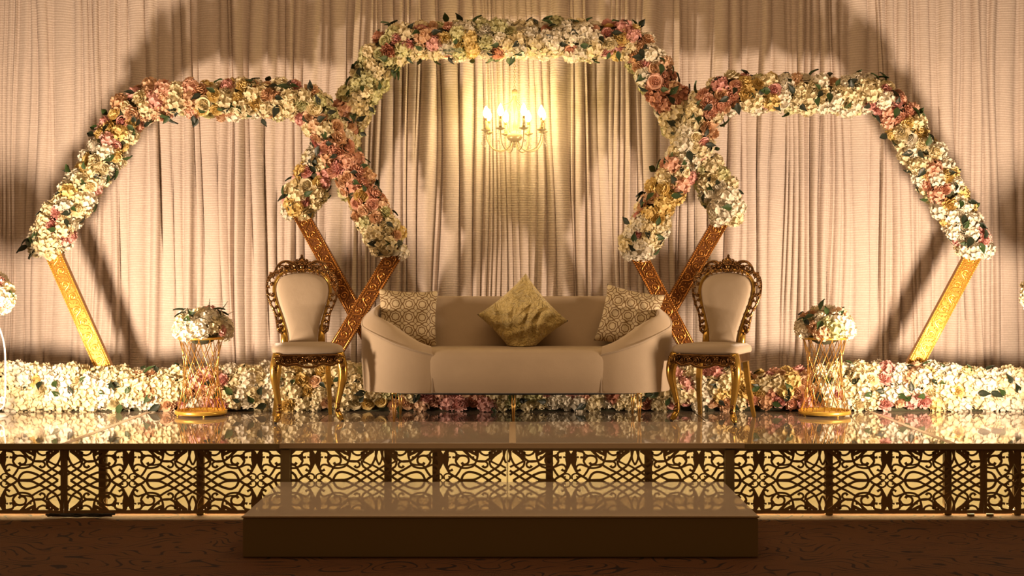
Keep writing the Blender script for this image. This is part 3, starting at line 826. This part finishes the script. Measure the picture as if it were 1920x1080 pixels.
# ------------------------------------------------------------------ carved chairs
def spiral(c, r, turns, a0, dr=1, n=16, grow=0.0):
    return [(c[0] + r * (1 - i / (n - 1) * .86) * math.cos(a0 + dr * turns * 2 * PI * i / (n - 1)),
             c[1] + r * (1 - i / (n - 1) * .86) * math.sin(a0 + dr * turns * 2 * PI * i / (n - 1))) for i in range(n)]
def yb(z): return 0.185 + max(0, z - .44) * 0.20      # lean of the back
def make_chair(label, loc, rz):
    t = thing('banquet_chair', label, 'chair', loc, rz, 'carved gold chairs beside the sofa')
    # seat cushion
    o = [(-.215, -.205), (-.11, -.222), (0, -.228), (.11, -.222), (.215, -.205), (.232, -.13), (.222, .02), (.205, .165), (.1, .185), (0, .19), (-.1, .185), (-.205, .165), (-.222, .02), (-.232, -.13)]
    sp = [tuple(q)[:2] for q in spline([(x, y, 0) for x, y in o], 3, True)]
    rings = [[(x * k, y * k) for x, y in sp] for k in (.94, .995, 1.02, 1.015, .97, .88, .6)]
    MB().loft(rings, [.432, .434, .446, .462, .478, .487, .494]).build('seat', VELVC, t)
    rl = MB().loft([[(x * k, y * k) for x, y in sp] for k in (.93, .97, .97)], [.375, .385, .434]).build('seat_rail', ANTIQ, t); autosmooth(rl, 40)
    cv = MB()                                       # carving on the front apron
    def AP(x, z): return (x, -.224 + .09 * x * x - .004, z)
    low = [(-.20, .385), (-.15, .362), (-.09, .372), (-.05, .358), (0, .350), (.05, .358), (.09, .372), (.15, .362), (.20, .385)]
    cv.tube(spline([AP(x, z) for x, z in low], 4), .009, 6)
    cv.tube(spline([AP(x, .425) for x in (-.2, -.1, 0, .1, .2)], 4), .006, 6)
    for s_ in (-1, 1):
        for cx, cz, r, a0 in ((.045, .388, .026, 1.5), (.10, .398, .018, 0.3), (.145, .388, .022, 2.4), (.19, .398, .022, 1.0)):
            cv.tube([AP(s_ * x, z) for x, z in spiral((cx, cz), r, 1.4, a0, 1, 14)], .0052, 6)
            cv.ball(AP(s_ * cx, cz), .0075, 6, 4)
        cv.tube(spline([AP(s_ * x, z) for x, z in ((.0, .418), (.05, .424), (.09, .405), (.075, .388))], 4), .005, 6)
        for k in range(4): cv.ball(AP(s_ * (.02 + .05 * k), .372 + .004 * (k % 2)), .006, 6, 4)
    for k in range(5):
        a = PI / 2 + (k - 2) * .45; cv.tube([AP(0, .395), AP(.03 * math.cos(a), .395 + .03 * math.sin(a))], [.003, .006], 5)
    cv.build('apron_carving', ANTIQ, t)
    for s_ in (-1, 1):                              # cabriole front legs
        path = spline([(s_ * .205, -.19, .43), (s_ * .222, -.212, .36), (s_ * .226, -.216, .29), (s_ * .212, -.2, .20), (s_ * .196, -.188, .12), (s_ * .194, -.188, .07), (s_ * .208, -.205, .035), (s_ * .222, -.222, .012)], 4)
        m = len(path); rr = []
        key = [.034, .036, .031, .023, .018, .018, .023, .011]
        for i in range(m):
            f = i / (m - 1) * 7; a = int(min(f, 6)); rr.append(key[a] + (key[a + 1] - key[a]) * (f - a))
        lg = MB().tube(path, rr, 8).build('front_leg', CHGOLD, t)
        c = MB()
        def KP(x, z, k=.0): return (s_ * x, -.246 - k, z)
        c.tube([KP(x, z) for x, z in spiral((.208, .392), .030, 1.5, 0.6, 1, 18)], .0055, 6)
        c.ball(KP(.208, .392), .012, 8, 5)
        for k in range(9): c.ball((s_ * (.224 - .002 * k), -.246 + .0035 * k, .356 - .017 * k), .0135 - .0009 * k, 6, 4, (1.3, .8, .8))
        for k in range(7): c.ball((s_ * (.240 - .002 * k), -.225 + .003 * k, .352 - .02 * k), .009 - .001 * k, 6, 4)
        c.build('carved_knee', ANTIQ, lg); c = MB()
        for k in range(3): c.ball((s_ * .196, -.204 - .003 * k, .115 - .02 * k), .010, 6, 4, (1.4, .7, 1))
        c.tube([(s_ * .196 + x, -.206, z) for x, z in spiral((0, .075), .018, 1.2, 2, 1, 12)], .004, 5)
        c.build('carved_ankle', ANTIQ, lg)
        MB().lathe([(0, 0), (.010, 0), (.010, .012), (0, .012)], (s_ * .222, -.222, 0), 8).build('foot_pad', DARK, lg)
        rl = MB().tube(spline([(s_ * .155, yb(.46), .46), (s_ * .165, .175, .36), (s_ * .178, .19, .22), (s_ * .188, .225, .10), (s_ * .196, .265, .004)], 4),
                       [.026] * 4 + [.024] * 4 + [.021] * 4 + [.017] * 4 + [.016], 4).build('rear_leg', CHGOLD, t, smooth=False)
    # back pad, balloon shaped
    ol = [(.098, .47), (.104, .55), (.132, .65), (.164, .74), (.182, .82), (.170, .885), (.118, .928), (.05, .943), (0, .945)]
    oo = spline([(x, 0, z) for x, z in ol] + [(-x, 0, z) for x, z in reversed(ol[:-1])], 5)
    N = len(oo); cz = .72
    V = []; Fc = []
    layers = [(1, .018), (1, -.008), (.96, -.020), (.85, -.030), (.6, -.037), (.25, -.040)]
    for k, yo in layers:
        for q in oo: V.append((q.x * k, yb(cz + (q.z - cz) * k) + yo, cz + (q.z - cz) * k))
    for a in range(len(layers) - 1):
        for i in range(N): Fc.append((a * N + i, (a * N + (i + 1) % N), (a + 1) * N + (i + 1) % N, (a + 1) * N + i))
    Fc += [tuple(range(N - 1, -1, -1)), tuple((len(layers) - 1) * N + i for i in range(N))]
    MB().add(V, Fc).build('backrest_pad', VELVC, t)
    # smooth inner frame
    fr = MB()
    def BP(x, z, yo=0.0): return (x, yb(z) + yo, z)
    inner = [(x + (.014 if x > 0 else 0), z + (.014 if z > .9 else 0)) for x, z in ol]
    ii = spline([(x, 0, z) for x, z in inner] + [(-x, 0, z) for x, z in reversed(inner[:-1])], 5)
    fr.tube([BP(q.x, q.z, -.006) for q in ii], .0115, 8)
    for s_ in (-1, 1):
        fr.tube([BP(s_ * .128, .44), BP(s_ * .130, .52), BP(s_ * .142, .60)], [.028, .024, .012], 8)
    fr.box(-.13, .13, yb(.46) - .012, yb(.46) + .016, .43, .475)
    fr.build('back_frame', CHGOLD, t)
    # pierced outer carving
    c = MB()
    outer = [(.140, .545), (.170, .565), (.180, .62), (.192, .68), (.220, .735), (.240, .79), (.246, .85), (.236, .90), (.210, .925)]
    for s_ in (-1, 1):
        op = spline([BP(s_ * x, z, -.008) for x, z in outer], 5)
        c.tube(op, .0088, 7)
        for i in range(1, len(op) - 1, 2):            # acanthus leaves between rim and frame
            q = op[i]; sg = 1 if i % 4 == 1 else -1
            c.tube([(q.x, q.y - .004, q.z), (q.x - s_ * .012, q.y - .010, q.z + .010 * sg), (q.x - s_ * .022, q.y - .004, q.z + .022 * sg)], [.007, .0062, .002], 5)
        c.tube(spline([BP(s_ * x, z, -.012) for x, z in ((.222, .930), (.190, .945), (.172, .980), (.145, 1.008), (.105, 1.018), (.070, 1.008), (.048, .982))], 5), .0095, 7)
        for cx, cz_, r, a0, d_ in ((.218, .925, .020, 1, 1), (.228, .905, .016, 3, -1), (.200, .930, .014, 2, 1), (.108, .982, .031, 1.2, 1), (.142, .974, .024, 4, -1), (.068, .975, .028, 2.4, -1), (.172, .945, .018, 0, 1), (.088, .960, .016, 3, 1), (.125, .952, .014, 1, -1), (.155, .955, .013, 2, 1),
                                   (.213, .87, .014, 2, 1), (.205, .80, .015, 0, -1), (.196, .765, .013, 2, 1), (.18, .715, .014, 4, -1), (.166, .665, .015, 1, 1), (.158, .62, .016, 3, -1), (.150, .585, .014, 0, 1), (.045, 1.005, .018, 1, -1), (.030, .965, .016, 3, 1)):
            c.tube([BP(s_ * x, z, -.014) for x, z in spiral((cx, cz_), r, 1.35, a0, d_, 14)], .0056, 6)
            c.ball(BP(s_ * cx, cz_, -.016), .0075, 6, 4)
        for i in range(2, len(op), 3):
            q = op[i]; c.ball((q.x, q.y - .010, q.z), .0070, 6, 4, (1, 1, 1.4))
        for k in range(4):
            a = .25 + k * .35
            c.tube([BP(0, .985, -.016), BP(s_ * .034 * math.sin(a), .985 + .060 * math.cos(a * .9), -.016)], [.005, .0075], 6)
        c.tube(spline([BP(s_ * x, z, -.014) for x, z in ((.012, .955), (.034, .975), (.030, 1.0), (.042, 1.022), (.028, 1.03))], 4), .006, 6)
    c.ball(BP(0, .985, -.004), .05, 12, 8, (1.0, .16, .95))
    for s_ in (-1, 1): c.ball(BP(s_ * .085, .972, -.002), .034, 10, 6, (1.1, .16, .7))
    c.tube([BP(0, .97, -.016), BP(0, 1.053, -.016)], [.006, .009], 6); c.ball(BP(0, 1.055, -.014), .010, 6, 5)
    c.ball(BP(0, .985, -.018), .017, 8, 6, (1, .6, 1.25))
    for k in range(31):                             # small beads that catch the light
        a = (k - 15) / 15; c.ball(BP(a * .205, 1.004 - .085 * a * a + .010 * (k % 2), -.022), .0058, 6, 4)
        c.ball(BP(a * .16, .966 - .04 * a * a - .008 * (k % 3), -.024), .0048, 6, 4)
    for k in range(9):
        a = (k - 4) / 4; c.ball(BP(a * .15, .955 - .035 * a * a, -.02), .0075, 6, 4)
    c.build('crest_carving', ANTIQ, t)
    return t
cl = make_chair('carved gold chair with cream seat, left of the sofa', (-1.325, 1.24, ST), math.radians(14))
cl.scale = (0.94, 1, 1)
copy_thing(cl, (1.295, 1.21, ST), math.radians(-27), 'carved gold chair with cream seat, right of the sofa, turned inward')

# ------------------------------------------------------------------ chandelier
cy = 2.295; cz0 = 2.30
ch = thing('chandelier', 'small lit candle chandelier with crystal drops hanging in the middle arch', 'lamp', (at(965, 260, cy).x, cy, cz0))
MB().lathe([(0, -.055), (.008, -.05), (.014, -.03), (.010, -.015), (.045, 0), (.058, .02), (.052, .045), (.02, .06), (.012, .075), (.016, .10), (.009, .14), (.007, .20), (.012, .24), (.007, .30), (.018, .33), (.022, .345), (.02, .36), (.006, .37), (0, .372)], n=14).build('hub', CHANDM, ch)
for k in range(8):                              # scrolled cage between the hub and the crown
    a = k * PI / 4 + .39; c_, s_ = math.cos(a), math.sin(a)
    if k % 2 == 0:
        MB().tube(spline([(r * c_, r * s_, z) for r, z in ((.012, .345), (.016, .30), (.035, .27), (.07, .255), (.10, .235), (.105, .21), (.09, .205), (.088, .225))], 4), .0032, 5).build('cage_wire', CHANDM, ch)
        MB().tube(spline([(r * c_, r * s_, z) for r, z in ((.03, .265), (.055, .22), (.065, .15), (.05, .08), (.03, .045))], 4), .0026, 5).build('cage_wire', CHANDM, ch)
armm = MB().tube(spline([(.02, 0, .015), (.035, 0, -.03), (.07, 0, -.068), (.12, 0, -.078), (.17, 0, -.06), (.205, 0, -.01), (.215, 0, .055)], 5), .0042, 6).mesh('arm', CHANDM)
dish = MB().lathe([(0, .052), (.012, .054), (.036, .066), (.037, .069), (.012, .062), (.012, .07), (0, .07)], (.215, 0, 0), 14).mesh('drip_dish', CHANDM)
cand = MB().lathe([(0, .07), (.0115, .07), (.0115, .132), (0, .132)], (.215, 0, 0), 10).mesh('candle_sleeve', CHANDM)
sock = MB().lathe([(0, .132), (.0085, .132), (.0095, .150), (.006, .155), (0, .155)], (.215, 0, 0), 10).mesh('socket', SOCK)
bulb = MB().lathe([(0, .153), (.010, .156), (.022, .178), (.021, .198), (.012, .222), (.003, .240), (0, .241)], (.215, 0, 0), 12).mesh('bulb', BULB)
cr = MB()
for k in range(4): cr.ball((.243, 0, .045 - k * .018), .0045, 6, 4)
cr.ball((.243, 0, -.030), .0085, 6, 4, (1, 1, 1.6))
for sgn in (-1, 1):
    for k in range(3): cr.ball((.205, sgn * .03, .045 - k * .018), .004, 6, 4)
for i in range(6):
    cr.ball((.06 + i * .022, 0, -.035 - .03 * math.sin(i / 5 * PI) + .05 * (i / 5)), .0042, 6, 4)
crm = cr.mesh('crystal_drops', GLASS)
for k in range(8):
    a = k * PI / 4 + .30
    ar = link('arm', armm, ch); ar.rotation_euler.z = a
    for nm, me in (('drip_dish', dish), ('candle_sleeve', cand), ('socket', sock), ('bulb', bulb), ('crystal_drops', crm)):
        o = link(nm, me, ar)
        if nm == 'crystal_drops': o['kind'] = 'stuff'
chn = MB(); z = .372; k = 0
while z < .66:
    pts = [(.006 * math.cos(t), 0, .013 * math.sin(t)) for t in [2 * PI * i / 10 for i in range(10)]]
    M = Matrix.Translation((0, 0, z + .011)) @ Matrix.Rotation(PI / 2 * (k % 2), 4, 'Z'); chn.tube(pts, .0016, 5, True, M); z += .019; k += 1
chn.build('chain', SOCK, ch)
light('chandelier_glow', 'POINT', (ch.location.x, cy, cz0 + .20), 14, (1.0, 0.72, 0.27), shadow_soft_size=0.16)
